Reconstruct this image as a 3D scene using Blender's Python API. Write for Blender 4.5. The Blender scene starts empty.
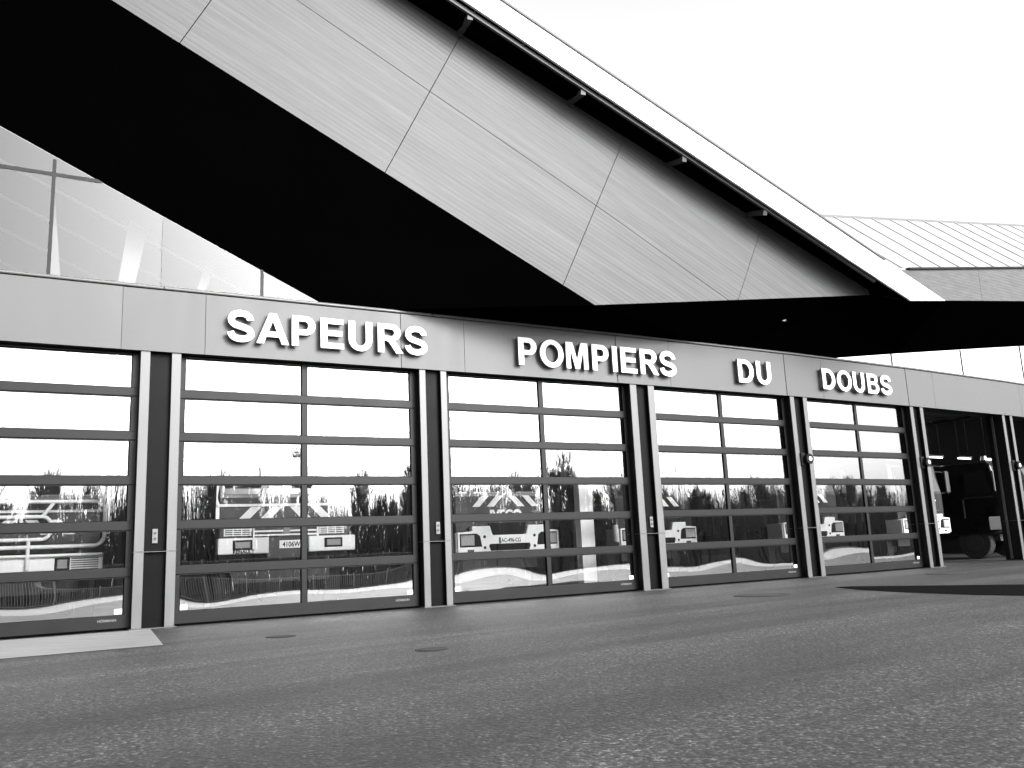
import bpy, bmesh, math, random
from mathutils import Vector, Matrix
random.seed(7)
S = bpy.context.scene
col = S.collection
R = math.radians

# ------------------------------------------------------------------ materials
def nt(name):
    m = bpy.data.materials.new(name); m.use_nodes = True
    t = m.node_tree; t.nodes.clear()
    o = t.nodes.new('ShaderNodeOutputMaterial'); p = t.nodes.new('ShaderNodeBsdfPrincipled')
    t.links.new(p.outputs[0], o.inputs[0])
    return m, t, p, o
def N(t, k, **kw):
    n = t.nodes.new(k)
    for a, v in kw.items():
        if hasattr(n, a): setattr(n, a, v)
        else: n.inputs[a.replace('_', ' ')].default_value = v
    return n
def noise(t, scale, detail=4, rough=.55, stretch=None, rz=0):
    tc = N(t, 'ShaderNodeTexCoord'); mp = N(t, 'ShaderNodeMapping')
    t.links.new(tc.outputs['Object'], mp.inputs[0])
    n = N(t, 'ShaderNodeTexNoise', Scale=scale, Detail=detail, Roughness=rough)
    if rz:      # turn first, then stretch
        m0 = N(t, 'ShaderNodeMapping'); m0.inputs['Rotation'].default_value = (0, 0, rz)
        t.links.new(tc.outputs['Object'], m0.inputs[0]); t.links.new(m0.outputs[0], mp.inputs[0])
    if stretch: mp.inputs['Scale'].default_value = stretch
    t.links.new(mp.outputs[0], n.inputs['Vector'])
    return n
def ramp(t, src, stops):
    r = N(t, 'ShaderNodeValToRGB'); e = r.color_ramp.elements
    while len(e) < len(stops): e.new(.5)
    for q, (p, v) in zip(e, stops): q.position = p; q.color = (v, v, v, 1)
    t.links.new(src, r.inputs[0]); return r
def mat(name, v, rough=.5, metal=0., var=.0, scale=3., bump=0., bscale=80., stretch=None, spec=.5):
    m, t, p, o = nt(name)
    p.inputs['Roughness'].default_value = rough; p.inputs['Metallic'].default_value = metal
    p.inputs['Specular IOR Level'].default_value = spec
    if var:
        n = noise(t, scale, stretch=stretch)
        r = ramp(t, n.outputs['Fac'], [(.3, v*(1-var)), (.7, v*(1+var))])
        t.links.new(r.outputs[0], p.inputs['Base Color'])
        rr = ramp(t, n.outputs['Fac'], [(.3, max(0, rough-.06)), (.7, min(1, rough+.06))])
        t.links.new(rr.outputs[0], p.inputs['Roughness'])
    else: p.inputs['Base Color'].default_value = (v, v, v, 1)
    if bump:
        n = noise(t, bscale, stretch=stretch)
        b = N(t, 'ShaderNodeBump', Strength=bump, Distance=.01)
        t.links.new(n.outputs['Fac'], b.inputs['Height']); t.links.new(b.outputs[0], p.inputs['Normal'])
    return m
def glass(name, refl, wav=0., wscale=1., tint=1., st=(1, 1, 1.5), det=1.5):
    m, t, p, o = nt(name); t.nodes.remove(p)
    g = N(t, 'ShaderNodeBsdfGlossy', Roughness=.0); tr = N(t, 'ShaderNodeBsdfTransparent')
    tr.inputs[0].default_value = (tint, tint, tint, 1)
    lw = N(t, 'ShaderNodeFresnel', IOR=1.5)
    mx = N(t, 'ShaderNodeMath', operation='ADD'); mx.inputs[1].default_value = refl
    mx.use_clamp = True
    t.links.new(lw.outputs[0], mx.inputs[0])
    ms = N(t, 'ShaderNodeMixShader')
    t.links.new(mx.outputs[0], ms.inputs[0]); t.links.new(tr.outputs[0], ms.inputs[1]); t.links.new(g.outputs[0], ms.inputs[2])
    t.links.new(ms.outputs[0], o.inputs[0])
    if wav:
        tc = N(t, 'ShaderNodeTexCoord'); oi = N(t, 'ShaderNodeObjectInfo')
        ad = N(t, 'ShaderNodeVectorMath', operation='ADD'); mu = N(t, 'ShaderNodeVectorMath', operation='SCALE')
        cb = N(t, 'ShaderNodeCombineXYZ')
        t.links.new(oi.outputs['Random'], cb.inputs[0]); t.links.new(cb.outputs[0], mu.inputs[0]); mu.inputs['Scale'].default_value = 37.
        t.links.new(tc.outputs['Object'], ad.inputs[0]); t.links.new(mu.outputs[0], ad.inputs[1])
        mp = N(t, 'ShaderNodeMapping'); mp.inputs['Scale'].default_value = st
        t.links.new(ad.outputs[0], mp.inputs[0])
        n = N(t, 'ShaderNodeTexNoise', Scale=wscale, Detail=float(det), Roughness=.4); t.links.new(mp.outputs[0], n.inputs['Vector'])
        b = N(t, 'ShaderNodeBump', Strength=1., Distance=wav)
        t.links.new(n.outputs['Fac'], b.inputs['Height']); t.links.new(b.outputs[0], g.inputs['Normal'])
    return m

def asphalt():
    m, t, p, o = nt('asphalt')
    L = t.links.new
    fine = noise(t, 26, 9, .88); mid = noise(t, 12, 9, .92); big = noise(t, .35, 4, .6)
    streak = noise(t, 1.0, 4, .6, stretch=(.10, .9, 1), rz=R(-31)); streak.inputs['Distortion'].default_value = .5
    vor = N(t, 'ShaderNodeTexVoronoi', Scale=38.); tc = N(t, 'ShaderNodeTexCoord'); L(tc.outputs['Object'], vor.inputs['Vector'])
    base = ramp(t, fine.outputs['Fac'], [(.37, .009), (.5, .036), (.61, .080)])
    chips = ramp(t, vor.outputs['Distance'], [(.0, 2.0), (.35, .8), (.7, .35)])
    bg = ramp(t, big.outputs['Fac'], [(.3, .78), (.7, 1.22)]); st = ramp(t, streak.outputs['Fac'], [(.36, .66), (.5, 1.), (.64, 1.28)])
    md = ramp(t, mid.outputs['Fac'], [(.40, .35), (.60, 1.75)])
    def mul(a, b):
        x = N(t, 'ShaderNodeMix', data_type='RGBA', blend_type='MULTIPLY'); x.inputs[0].default_value = 1
        x.clamp_result = False
        L(a, x.inputs[6]); L(b, x.inputs[7]); return x.outputs[2]
    c = mul(mul(mul(mul(base.outputs[0], chips.outputs[0]), bg.outputs[0]), st.outputs[0]), md.outputs[0])
    # dark scattered tar spots
    sp = noise(t, 1.7, 3, .6); spr = ramp(t, sp.outputs['Fac'], [(.27, .35), (.33, 1.)])
    c = mul(c, spr.outputs[0])
    ty = noise(t, .9, 3, .5, stretch=(.07, 1.6, 1), rz=R(-38)); ty.inputs['Distortion'].default_value = .9
    tyr = ramp(t, ty.outputs['Fac'], [(.41, .68), (.45, 1.), (.55, 1.), (.59, 1.3)]); c = mul(c, tyr.outputs[0])
    for sc_, lo, hi in ((45., .45, 1.55), (110., .35, 1.75)):
        vc = N(t, 'ShaderNodeTexVoronoi', Scale=sc_); L(tc.outputs['Object'], vc.inputs['Vector'])
        sp_ = N(t, 'ShaderNodeSeparateColor'); L(vc.outputs['Color'], sp_.inputs[0])
        c = mul(c, ramp(t, sp_.outputs[0], [(.0, lo), (1., hi)]).outputs[0])
    L(c, p.inputs['Base Color'])
    rr = ramp(t, mid.outputs['Fac'], [(.3, .55), (.7, .8)]); L(rr.outputs[0], p.inputs['Roughness'])
    b = N(t, 'ShaderNodeBump', Strength=.7, Distance=.006); L(fine.outputs['Fac'], b.inputs['Height'])
    b2 = N(t, 'ShaderNodeBump', Strength=.6, Distance=.008); L(vor.outputs['Distance'], b2.inputs['Height']); L(b.outputs[0], b2.inputs['Normal'])
    L(b2.outputs[0], p.inputs['Normal'])
    return m
def ribbed():
    # fluted cladding: fine ribs running along the local X axis with faint streaks
    m, t, p, o = nt('ribbed_cladding'); L = t.links.new
    tc = N(t, 'ShaderNodeTexCoord'); sx = N(t, 'ShaderNodeSeparateXYZ'); L(tc.outputs['Object'], sx.inputs[0])
    ml = N(t, 'ShaderNodeMath', operation='MULTIPLY'); ml.inputs[1].default_value = 2*math.pi/.085; L(sx.outputs['Z'], ml.inputs[0])
    si = N(t, 'ShaderNodeMath', operation='SINE'); L(ml.outputs[0], si.inputs[0])
    n = noise(t, 3.0, 7, .75, stretch=(.12, 1, 3.2))
    r = ramp(t, n.outputs['Fac'], [(.28, .036), (.5, .060), (.72, .088)])
    sr = N(t, 'ShaderNodeMapRange'); sr.inputs[1].default_value = -1; sr.inputs[3].default_value = .965; sr.inputs[4].default_value = 1.025
    L(si.outputs[0], sr.inputs[0])
    x = N(t, 'ShaderNodeMix', data_type='RGBA', blend_type='MULTIPLY'); x.inputs[0].default_value = 1
    L(r.outputs[0], x.inputs[6]); L(sr.outputs[0], x.inputs[7]); L(x.outputs[2], p.inputs['Base Color'])
    b = N(t, 'ShaderNodeBump', Strength=.12, Distance=.01); L(si.outputs[0], b.inputs['Height']); L(b.outputs[0], p.inputs['Normal'])
    p.inputs['Roughness'].default_value = .5; p.inputs['Specular IOR Level'].default_value = .35
    return m
def seamroof():
    m = mat('zinc_roof', .30, .45, 0., .08, 2., stretch=(1, .2, 1)); return m
def emit(name, v):
    m, t, p, o = nt(name); p.inputs['Base Color'].default_value = (.8, .8, .8, 1)
    p.inputs['Emission Color'].default_value = (1, 1, 1, 1); p.inputs['Emission Strength'].default_value = v; return m

M = dict(
    asphalt=asphalt(), ribbed=ribbed(), zinc=seamroof(), cap=mat('cap_sheet', .17, .5),
    apron=mat('pale_concrete', .22, .75, 0, .22, 3, .3, 60, stretch=(.3, 2, 1)),
    dark_patch=mat('painted_shadow', .004, .95, 0, .4, 6, .6, 60, spec=.02),
    verge=mat('dead_grass', .10, .95, 0, .4, .8, .6, 20),
    alu=mat('satin_aluminium', .11, .42, .3, .12, 3, 0, stretch=(1, 1, .3)),
    fascia=mat('fascia_sheet', .076, .5, .1, .09, 1.3, .05, 6, stretch=(1, 1, .35)),
    coping=mat('coping_metal', .10, .45, .4, .05, 2),
    infill=mat('dark_glazed_panel', .003, .4, .0, .1, 2, spec=.07),
    door=mat('door_frame_paint', .008, .42, 0, .08, 3, spec=.2),
    black=mat('black_metal', .003, .6, spec=.15), gasket=mat('rubber_gasket', .001, .9, spec=.05),
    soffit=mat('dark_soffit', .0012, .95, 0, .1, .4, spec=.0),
    white=mat('white_paint', .8, .45, 0, .02, 3), letter=mat('letter_white', .85, .35), lside=mat('letter_edge_shade', .12, .5),
    rail=mat('gutter_steel', .055, .5, .3), board=mat('bargeboard_white', .82, .5, 0, .02, 1),
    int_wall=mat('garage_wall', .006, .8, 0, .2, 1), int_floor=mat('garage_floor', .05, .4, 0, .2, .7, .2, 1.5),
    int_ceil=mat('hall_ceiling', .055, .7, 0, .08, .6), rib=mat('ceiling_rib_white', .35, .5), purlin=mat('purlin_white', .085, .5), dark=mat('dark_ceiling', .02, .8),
    glass=glass('door_glass', .24, .0006, 1.6, 1., (1.8, 1, .5)), glow=glass('bottom_pane_glass', .40, .0075, .85, 1., (.7, 1, 1.8), 0),
    gclear=glass('clerestory_glass', .03, .0003, .6, .8), gright=glass('mirrored_glass', .42, .001, .6),
    sticker=mat('sticker_white', .85, .5), key=mat('grey_box', .14, .4), kk=mat('key_dark', .03, .4),
    chrome=mat('lamp_rim', .5, .2, 1), lens=mat('lamp_lens', .75, .1),
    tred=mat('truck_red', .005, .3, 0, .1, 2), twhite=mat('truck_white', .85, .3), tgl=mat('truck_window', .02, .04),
    tyre=mat('tyre', .015, .8), trim=mat('dark_trim', .025, .5), stripe=mat('reflective_white', .85, .4), tgrey=mat('truck_grey', .07, .4),
    tlamp=mat('headlamp', .55, .08, .5), tube=emit('lit_tube', 2.2),
    bark=mat('bark', .045, .9, 0, .3, 6), twig=mat('twigs', .19, .9), iron=mat('iron_cover', .018, .95, 0, .2, 20, .3, 40),
    yard=mat('added_yard_pale', .42, .7, 0, .2, .4), fence=mat('fence_white', .35, .5), grass=mat('path', .3, .8, 0, .2, 1), curtain=mat('pale_seat', .45, .7), person=mat('grey', .2, .6),
)

# ------------------------------------------------------------------ geometry helpers
class MB:
    def __init__(s): s.bm = bmesh.new()
    def hexa(s, lo, hi, inset_axis=None):
        vs = [s.bm.verts.new(p) for p in (*lo, *hi)]
        n = len(lo)
        s.bm.faces.new(vs[:n][::-1]); s.bm.faces.new(vs[n:])
        for i in range(n):
            j = (i+1) % n; s.bm.faces.new((vs[i], vs[j], vs[n+j], vs[n+i]))
        return s
    def box(s, x0, x1, y0, y1, z0, z1):
        return s.hexa([(x0, y0, z0), (x1, y0, z0), (x1, y1, z0), (x0, y1, z0)], [(x0, y0, z1), (x1, y0, z1), (x1, y1, z1), (x0, y1, z1)])
    def prism(s, poly, off):
        o = Vector(off); return s.hexa([Vector(p) for p in poly], [Vector(p)+o for p in poly])
    def xz(s, poly, y0, y1):   # polygon in x,z extruded in y
        return s.hexa([(x, y0, z) for x, z in poly], [(x, y1, z) for x, z in poly])
    def bar(s, a, b, w, h=None, up=(0, 0, 1)):
        a = Vector(a); b = Vector(b); h = h or w; d = (b-a).normalized(); up = Vector(up)
        x = d.cross(up)
        if x.length < 1e-4: x = d.cross(Vector((0, 1, 0)))
        x.normalize(); y = x.cross(d).normalized(); x *= w/2; y *= h/2
        return s.hexa([a-x-y, a+x-y, a+x+y, a-x+y], [b-x-y, b+x-y, b+x+y, b-x+y])
    def tube(s, a, b, r0, r1=None, n=10):
        a = Vector(a); b = Vector(b); r1 = r0 if r1 is None else r1; d = (b-a).normalized()
        x = d.orthogonal().normalized(); y = d.cross(x)
        return s.hexa([a+(x*math.cos(k*2*math.pi/n)+y*math.sin(k*2*math.pi/n))*r0 for k in range(n)],
                      [b+(x*math.cos(k*2*math.pi/n)+y*math.sin(k*2*math.pi/n))*r1 for k in range(n)])
    def path(s, pts, r, n=10):
        for a, b in zip(pts, pts[1:]): s.tube(a, b, r, n=n)
        return s
    def build(s, name, m, parent=None, bevel=0, smooth=False, loc=None, rotz=0):
        bmesh.ops.recalc_face_normals(s.bm, faces=s.bm.faces)
        me = bpy.data.meshes.new(name); s.bm.to_mesh(me); s.bm.free()
        if not isinstance(m, (list, tuple)): m = [m]
        for q in m: me.materials.append(q)
        o = bpy.data.objects.new(name, me); col.objects.link(o)
        if parent: o.parent = parent
        if loc is not None: o.location = loc; o.rotation_euler = (0, 0, rotz)
        if smooth:
            for f in me.polygons: f.use_smooth = True
        if bevel:
            b = o.modifiers.new('bevel', 'BEVEL'); b.width = bevel; b.segments = 2; b.limit_method = 'ANGLE'; b.angle_limit = R(40)
        return o
def empty(name, loc=(0, 0, 0), rotz=0, parent=None):
    o = bpy.data.objects.new(name, None); col.objects.link(o); o.location = loc; o.rotation_euler = (0, 0, rotz)
    o.empty_display_size = .2
    if parent: o.parent = parent
    return o
def tag(o, label=None, cat=None, group=None, kind=None):
    if label: o['label'] = label
    if cat: o['category'] = cat
    if group: o['group'] = group
    if kind: o['kind'] = kind
    return o
def copy_tree(o, parent=None):
    c = o.copy(); col.objects.link(c); c.parent = parent
    for ch in list(o.children): copy_tree(ch, c)
    return c
def text(name, body, size, m, parent, loc, rot, depth=.004, bold=.0, align='CENTER', sx=1.):
    cu = bpy.data.curves.new(name, 'FONT'); cu.body = body; cu.size = size; cu.extrude = depth; cu.offset = bold
    cu.align_x = align; cu.resolution_u = 4
    tmp = bpy.data.objects.new('tmp', cu); col.objects.link(tmp)
    bpy.context.view_layer.update()
    me = bpy.data.meshes.new_from_object(tmp.evaluated_get(bpy.context.evaluated_depsgraph_get()))
    bpy.data.objects.remove(tmp); bpy.data.curves.remove(cu)
    me.materials.clear(); me.materials.append(m)
    o = bpy.data.objects.new(name, me); col.objects.link(o); o.location = loc; o.rotation_euler = rot; o.scale = (sx, 1, 1)
    if parent: o.parent = parent
    return o

# ------------------------------------------------------------------ plan of the facade (pier centres)
PI = [Vector(p) for p in ((-13.749, 8.76), (-9.683, 11.216), (-5.583, 13.615), (-1.462, 15.951), (2.778, 18.434), (6.928, 20.977),
                          (10.959, 23.588), (14.918, 26.303), (18.804, 29.12), (22.64, 32.005))]
def frame(i):
    a, b = PI[i], PI[i+1]; u = (b-a).normalized(); return a, u, (b-a).length, math.atan2(u.y, u.x)
def W(i, s, d, z):
    a, u, L, r = frame(i); q = a+u*s+Vector((-u.y, u.x))*d; return Vector((q.x, q.y, z))
def F(s, ov, z):      # front frame of the big gable: along, out from the facade, up
    return W(3, s, -ov, z)

station = tag(empty('fire_station', (5, 19, 0)), 'long fire station with glazed sectional doors under a black folded roof with white edge', 'building')
station_inv = Vector(station.location)
def stat(o):          # parent to the station keeping world place
    o.parent = station; o.location = Vector(o.location)-station_inv; return o
def at_bay(i): a, u, L, r = frame(i); return (a.x, a.y, 0), r

# ---- piers
def pier(i, w=.607, s=.1423):
    # direction: mean of both neighbouring bays
    j = max(0, i-1); u = ((PI[min(i+1, 9)]-PI[i]).normalized()+(PI[i]-PI[j]).normalized() if i > 0 else PI[1]-PI[0]).normalized()
    r = math.atan2(u.y, u.x)
    root = stat(empty('pier', (PI[i].x, PI[i].y, 0), r))
    for k, x0 in enumerate((-w/2, w/2-s)):
        MB().box(x0, x0+s, 0, .022, 1.148, 4.36).box(x0, x0+s, 0, .022, 0.012, 1.140).build('cover_strip', M['alu'], root, .004)
        MB().box(x0+.004, x0+s-.004, .023, .5, .012, 4.36).build('strip_return', M['black'], root)
    MB().box(-w/2+s-.003, w/2-s+.003, .1, .49, 1.148, 4.35).box(-w/2+s-.003, w/2-s+.003, .1, .49, .014, 1.140).build('infill_panel', M['infill'], root)
    MB().box(-w/2-.01, w/2+.01, -.006, .45, 1.1405, 1.1475).build('joint_trim', M['alu'], root)
    MB().box(-w/2-.03, w/2+.03, -.05, .5, .0, .011).build('base_plate', M['coping'], root)
    return root, r
piers = []
for i in range(1, 9):
    w, s = {3: (.55, .122), 4: (.655, .170)}.get(i, (.607, .1423))
    piers.append(pier(i, w, s))

# ---- fascia, coping, header
for i in range(0, 9):
    (lx, ly, _), r = at_bay(i); L = frame(i)[2]
    o = lambda: None
    g = .004
    so = {2: (-.60, .66), 3: (-.64, .66), 4: (-.66, .80), 5: (-.42, .93), 6: (-.36, .92), 7: (.22, .95)}
    lo_, hi_ = so.get(i, (-.6, .66)), so.get(i+1, (-.6, .66))
    for (a, b) in ((lo_[0], lo_[1]), (lo_[1], L+hi_[0])):
        a2, b2 = a+g, b-g
        f = MB().box(a2, b2, -.03, -.015, 4.285, 5.30)
        # rivets
        x = a2+.12
        while x < b2:
            for z in (4.34, 5.25): f.tube((x, -.03, z), (x, -.034, z), .009, n=6)
            x += .6
        stat(f.build('fascia_panel', M['fascia'], None, 0, loc=(lx, ly, 0), rotz=r))
    stat(MB().box(-.1, L+.02, -.013, .20, 4.30, 5.295).build('fascia_core', M['black'], None, loc=(lx, ly, 0), rotz=r))
    c = MB().xz([(-.002, 5.312), (L+.002, 5.312), (L+.002, 5.37), (-.002, 5.37)], -.055, .30)
    stat(c.build('coping', M['coping'], None, .02, loc=(lx, ly, 0), rotz=r))
    stat(MB().box(.28, L-.28, .285, .5, 4.285, 5.25).build('door_header', M['black'], None, loc=(lx, ly, 0), rotz=r))

# ---- sectional door (template), local x = along from the opening's left edge
DW, PIT = 4.30, .70
def make_door():
    root = empty('garage_door')
    fr = MB()
    mid = DW/2
    for k in range(6):
        z0 = .085+k*PIT+.0; z1 = z0+PIT-.018
        pz0 = .22+k*PIT; pz1 = pz0+.558
        if k == 0: z0 = .03
        fr.box(0, DW, .18, .24, z0, pz0); fr.box(0, DW, .18, .24, pz1, z1)
        fr.box(0, .10, .18, .24, pz0, pz1); fr.box(DW-.10, DW, .18, .24, pz0, pz1); fr.box(mid-.048, mid+.048, .18, .24, pz0, pz1)
    fr.build('door_leaf', M['door'], root, .004)
    gk = MB()
    for k in range(6):
        pz0 = .22+k*PIT; pz1 = pz0+.558
        for (a, b) in ((.10, mid-.048), (mid+.048, DW-.10)):
            gk.box(a, b, .192, .23, pz0, pz0+.007).box(a, b, .192, .23, pz1-.007, pz1).box(a, a+.012, .192, .23, pz0+.007, pz1-.007).box(b-.012, b, .192, .23, pz0+.007, pz1-.007)
    for k in range(1, 6):
        z = .085+k*PIT-.018; gk.box(.0, DW, .20, .235, z, z+.018)
    gk.box(.0, DW, .188, .23, .012, .03)
    gk.build('gasket', M['gasket'], root)
    for k in range(6):
        pz0 = .22+k*PIT; pz1 = pz0+.558
        for (a, b) in ((.112, mid-.060), (mid+.060, DW-.112)):
            bm = bmesh.new(); tl = .0026 if k == 0 else 0.; vs = [bm.verts.new(p) for p in ((a, .21-tl, pz0+.007), (b, .21-tl, pz0+.007), (b, .21+tl, pz1-.007), (a, .21+tl, pz1-.007))]
            bm.faces.new(vs); me = bpy.data.meshes.new('pane'); bm.to_mesh(me); bm.free()
            me.materials.append(M['glow'] if k == 0 else M['glass'])
            p = bpy.data.objects.new('pane', me); col.objects.link(p); p.parent = root
    for a in (.118, DW-.118-.11):
        MB().box(a, a+.11, .2005, .2040, .238, .312).build('sticker', M['sticker'], root)
    text('maker_plate', 'HÖRMANN', .052, M['key'], root, (DW-.33, .179, .135), (R(90), 0, 0), .001, .001)
    return root
door0 = make_door()
first = True
for i in (0, 1, 2, 3, 4, 5):
    a, u, L, r = frame(i)
    d = door0 if first else copy_tree(door0)
    first = False
    pl = .302; w = L-2*pl
    d.scale = (w/DW, 1, 1); d.rotation_euler = (0, 0, r); q = W(i, pl, 0, 0); d.location = (q.x, q.y, 0); stat(d)
    # guides beside each leaf
    stat(MB().box(L-.30, L-.298, .2, .249, .03, 4.28).build('guide_rail', M['rail'], None, loc=(a.x, a.y, 0), rotz=r))
# rolled-up door of the open bay: sections lying overhead plus its tracks
(lx, ly, _), r = at_bay(6); L = frame(6)[2]
up = stat(empty('raised_door', (lx, ly, 0), r))
m = MB()
for k in range(6): m.box(.31, L-.31, .5+k*.7, .5+k*.7+.69, 4.42, 4.46); m.box(.31, L-.31, .5+k*.7+.30, .5+k*.7+.36, 4.37, 4.42)
m.build('door_leaf', M['trim'], up)
m = MB()
for x in (.32, L-.36): m.box(x, x+.04, .27, .33, .05, 4.3); m.box(x, x+.04, .4, 5., 4.3, 4.36)
m.build('track', M['rail'], up)
MB().tube((.4, .4, 4.62), (L-.4, .4, 4.62), .07).build('spring_shaft', M['trim'], up)

# ---- clerestory glazing and its mullions, in each bay
def Gz(P):      # height of soffit line over plan point (left sloping soffit)
    t = (Vector((P.x, P.y))-Vector((-7.863, 12.687))).dot((PI[3]-PI[1]).normalized()); return 7.825-.457*t
def Hz(P):
    t = (Vector((P.x, P.y))-Vector((8.702, 22.543))).dot((PI[8]-PI[5]).normalized()); return 5.5275+.1273*t
dG = .35
for i in range(0, 9):
    a, u, L, r = frame(i)
    p0 = W(i, 0, dG, 0); p1 = W(i, L, dG, 0)
    for fn, mt in ((Gz, 'gclear'), (Hz, 'gright')):
        z0, z1 = fn(p0), fn(p1)
        b = 5.30
        pts = []
        if z0 > b: pts.append((0, z0))
        elif z1 > b: pts.append((L*(b-z0)/(z1-z0), b))
        if z1 > b: pts.append((L, z1))
        elif z0 > b: pts.append((L*(b-z0)/(z1-z0), b))
        if len(pts) < 2: continue
        poly = [(pts[0][0], b)] if pts[0][1] > b else []
        poly += pts[:1]+pts[1:]
        if pts[1][1] > b: poly.append((pts[1][0], b))
        bm = bmesh.new(); f = bm.faces.new([bm.verts.new((x, dG, z)) for x, z in poly]); me = bpy.data.meshes.new('clerestory_pane'); bm.to_mesh(me); bm.free()
        me.materials.append(M[mt]); g_ = bpy.data.objects.new('clerestory_pane', me); col.objects.link(g_); g_.location = (a.x, a.y, 0); g_.rotation_euler = (0, 0, r); stat(g_)
def mullion(i, s, ztop, w=.055):
    a, u, L, r = frame(i); stat(MB().box(s-w/2, s+w/2, dG-.012, dG+.06, 5.28, ztop).build('mullion', M['door'], None, loc=(a.x, a.y, 0), rotz=r))
mullion(1, 3.10, 7.41); mullion(2, 1.66, 6.0, .05); mullion(0, 3.0, 9.6)
for i, s, z in ((5, 4.498, 5.80), (6, 3.314, 6.25), (7, 2.305, 6.78), (8, 1.3, 7.25)): mullion(i, s, z, .055)
a, u, L, r = frame(1)
stat(MB().box(-.3, 3.80, dG-.01, dG+.058, 7.13, 7.19).build('transom', M['door'], None, loc=(a.x, a.y, 0), rotz=r))
a, u, L, r = frame(0)
stat(MB().box(0, L, dG-.048, dG+.058, 7.13, 7.19).build('transom', M['door'], None, loc=(a.x, a.y, 0), rotz=r))

# ------------------------------------------------------------------ folded roof
def mesh_poly(name, polys, m, thick=None):
    bm = bmesh.new()
    for p in polys: bm.faces.new([bm.verts.new(q) for q in p])
    bmesh.ops.remove_doubles(bm, verts=bm.verts, dist=.0005)
    me = bpy.data.meshes.new(name); bm.to_mesh(me); bm.free(); me.materials.append(m)
    o = bpy.data.objects.new(name, me); col.objects.link(o)
    if thick:
        s = o.modifiers.new('solid', 'SOLIDIFY'); s.thickness = thick; s.offset = 0
    return stat(o)
OV, OB = 1.5, 2.2
V = F(2.715, OV, 5.422)
def Lz(s): return 5.422+.4497*(2.715-s)
def Uz(s): return 10.381-.3453*(s-.038)-.0006*(s-.038)
def Ez(s): return 10.435-.374*s
def Tz(s): return 10.955-.3645*s
SL = -13.
Lf = F(SL, OV, Lz(SL))
def along(i, d, s): return W(i, s, d, 0)
# wall-side line of the left soffit (line G), valley point, wall-side line of the right soffit (line H)
g_far = W(0, -4., dG, 0); g_far.z = Gz(g_far)
g_a = W(1, 0, dG, 0); g_a.z = Gz(g_a); g_b = W(2, 0, dG, 0); g_b.z = Gz(g_b); g_c = W(3, 0, dG, 0); g_c.z = 5.35
g_b2 = W(2, 4.2, dG, 0); g_b2.z = 5.35; g_v = W(3, 3.2, dG, 0); g_v.z = 5.35                              # where both soffits meet behind the fascia
h_v = g_v
tG = (7.825-5.35)/.457; g_g = Vector((-7.863, 12.687, 0))+Vector(((PI[3]-PI[1]).normalized().x, (PI[3]-PI[1]).normalized().y, 0))*tG; g_g.z = 5.35
tH = (5.35-5.5275)/.1273; h_s = Vector((8.702, 22.543, 0))+Vector(((PI[8]-PI[5]).normalized().x, (PI[8]-PI[5]).normalized().y, 0))*tH; h_s.z = 5.35
h_a = W(4, 3.0, dG, 0); h_a.z = 5.35; h_b = W(6, 0, dG, 0); h_b.z = Hz(h_b); h_c = W(7, 0, dG, 0); h_c.z = Hz(h_c)
h_d = W(8, 4.7, dG, 0); h_d.z = Hz(h_d)
front = [F(s, OV, Lz(s)) for s in (SL, -6.5, -1.9, 1.0)]+[V]
wall = [g_far, g_a, g_b, g_g, g_v]
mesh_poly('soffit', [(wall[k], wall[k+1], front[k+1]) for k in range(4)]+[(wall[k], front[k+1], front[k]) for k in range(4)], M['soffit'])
PB = F(10.779, OV, 6.513); EB = F(11.29, OB, 6.236); TB = F(12.60, OB, 6.375)
def F6(s, ov, z): return W(6, s, -ov, z)
K0 = F6(-.655, OV, 6.801); K1 = F6(3.681, OV, 7.335); sl = (7.335-6.801)/(3.681+.655); K2 = F6(14., OV, 7.335+sl*10.3)
K0b = F6(-.9, OV, 6.801-sl*.25)
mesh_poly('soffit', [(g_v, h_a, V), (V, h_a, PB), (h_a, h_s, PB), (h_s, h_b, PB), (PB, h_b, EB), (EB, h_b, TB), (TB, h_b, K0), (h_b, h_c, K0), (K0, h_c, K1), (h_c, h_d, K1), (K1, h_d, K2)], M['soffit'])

# ribbed cladding cells on the gable face (own local frame so the ribs follow the rake)
ang = math.atan(.4497)
a3, u3, L3, r3 = frame(3)
def clad(poly):     # poly in (s,z) of the front frame
    e = (math.cos(ang), -math.sin(ang)); nn = (math.sin(ang), math.cos(ang))
    o0 = F(0, OV, 0)
    pts = []
    for s, z in poly: pts.append((s*e[0]+z*e[1], s*nn[0]+z*nn[1]))
    m = MB(); m.hexa([(x, 0, z) for x, z in pts], [(x, .06, z) for x, z in pts])
    o = m.build('cladding_panel', M['ribbed']); o.matrix_world = Matrix.Identity(4)
    o.rotation_mode = 'QUATERNION'
    X = Vector((u3.x*e[0], u3.y*e[0], e[1])); Y = Vector((-u3.y, u3.x, 0)); Z = X.cross(Y)
    rot = Matrix((X, Y, Z)).transposed(); o.rotation_quaternion = rot.to_quaternion(); o.location = (o0.x, o0.y, 0)
    return stat(o)
def mid(s): return 9.045-.4497*(s+.647)+.0
J = {0: ((-4.837, 8.901), 0), 1: None}
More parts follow.
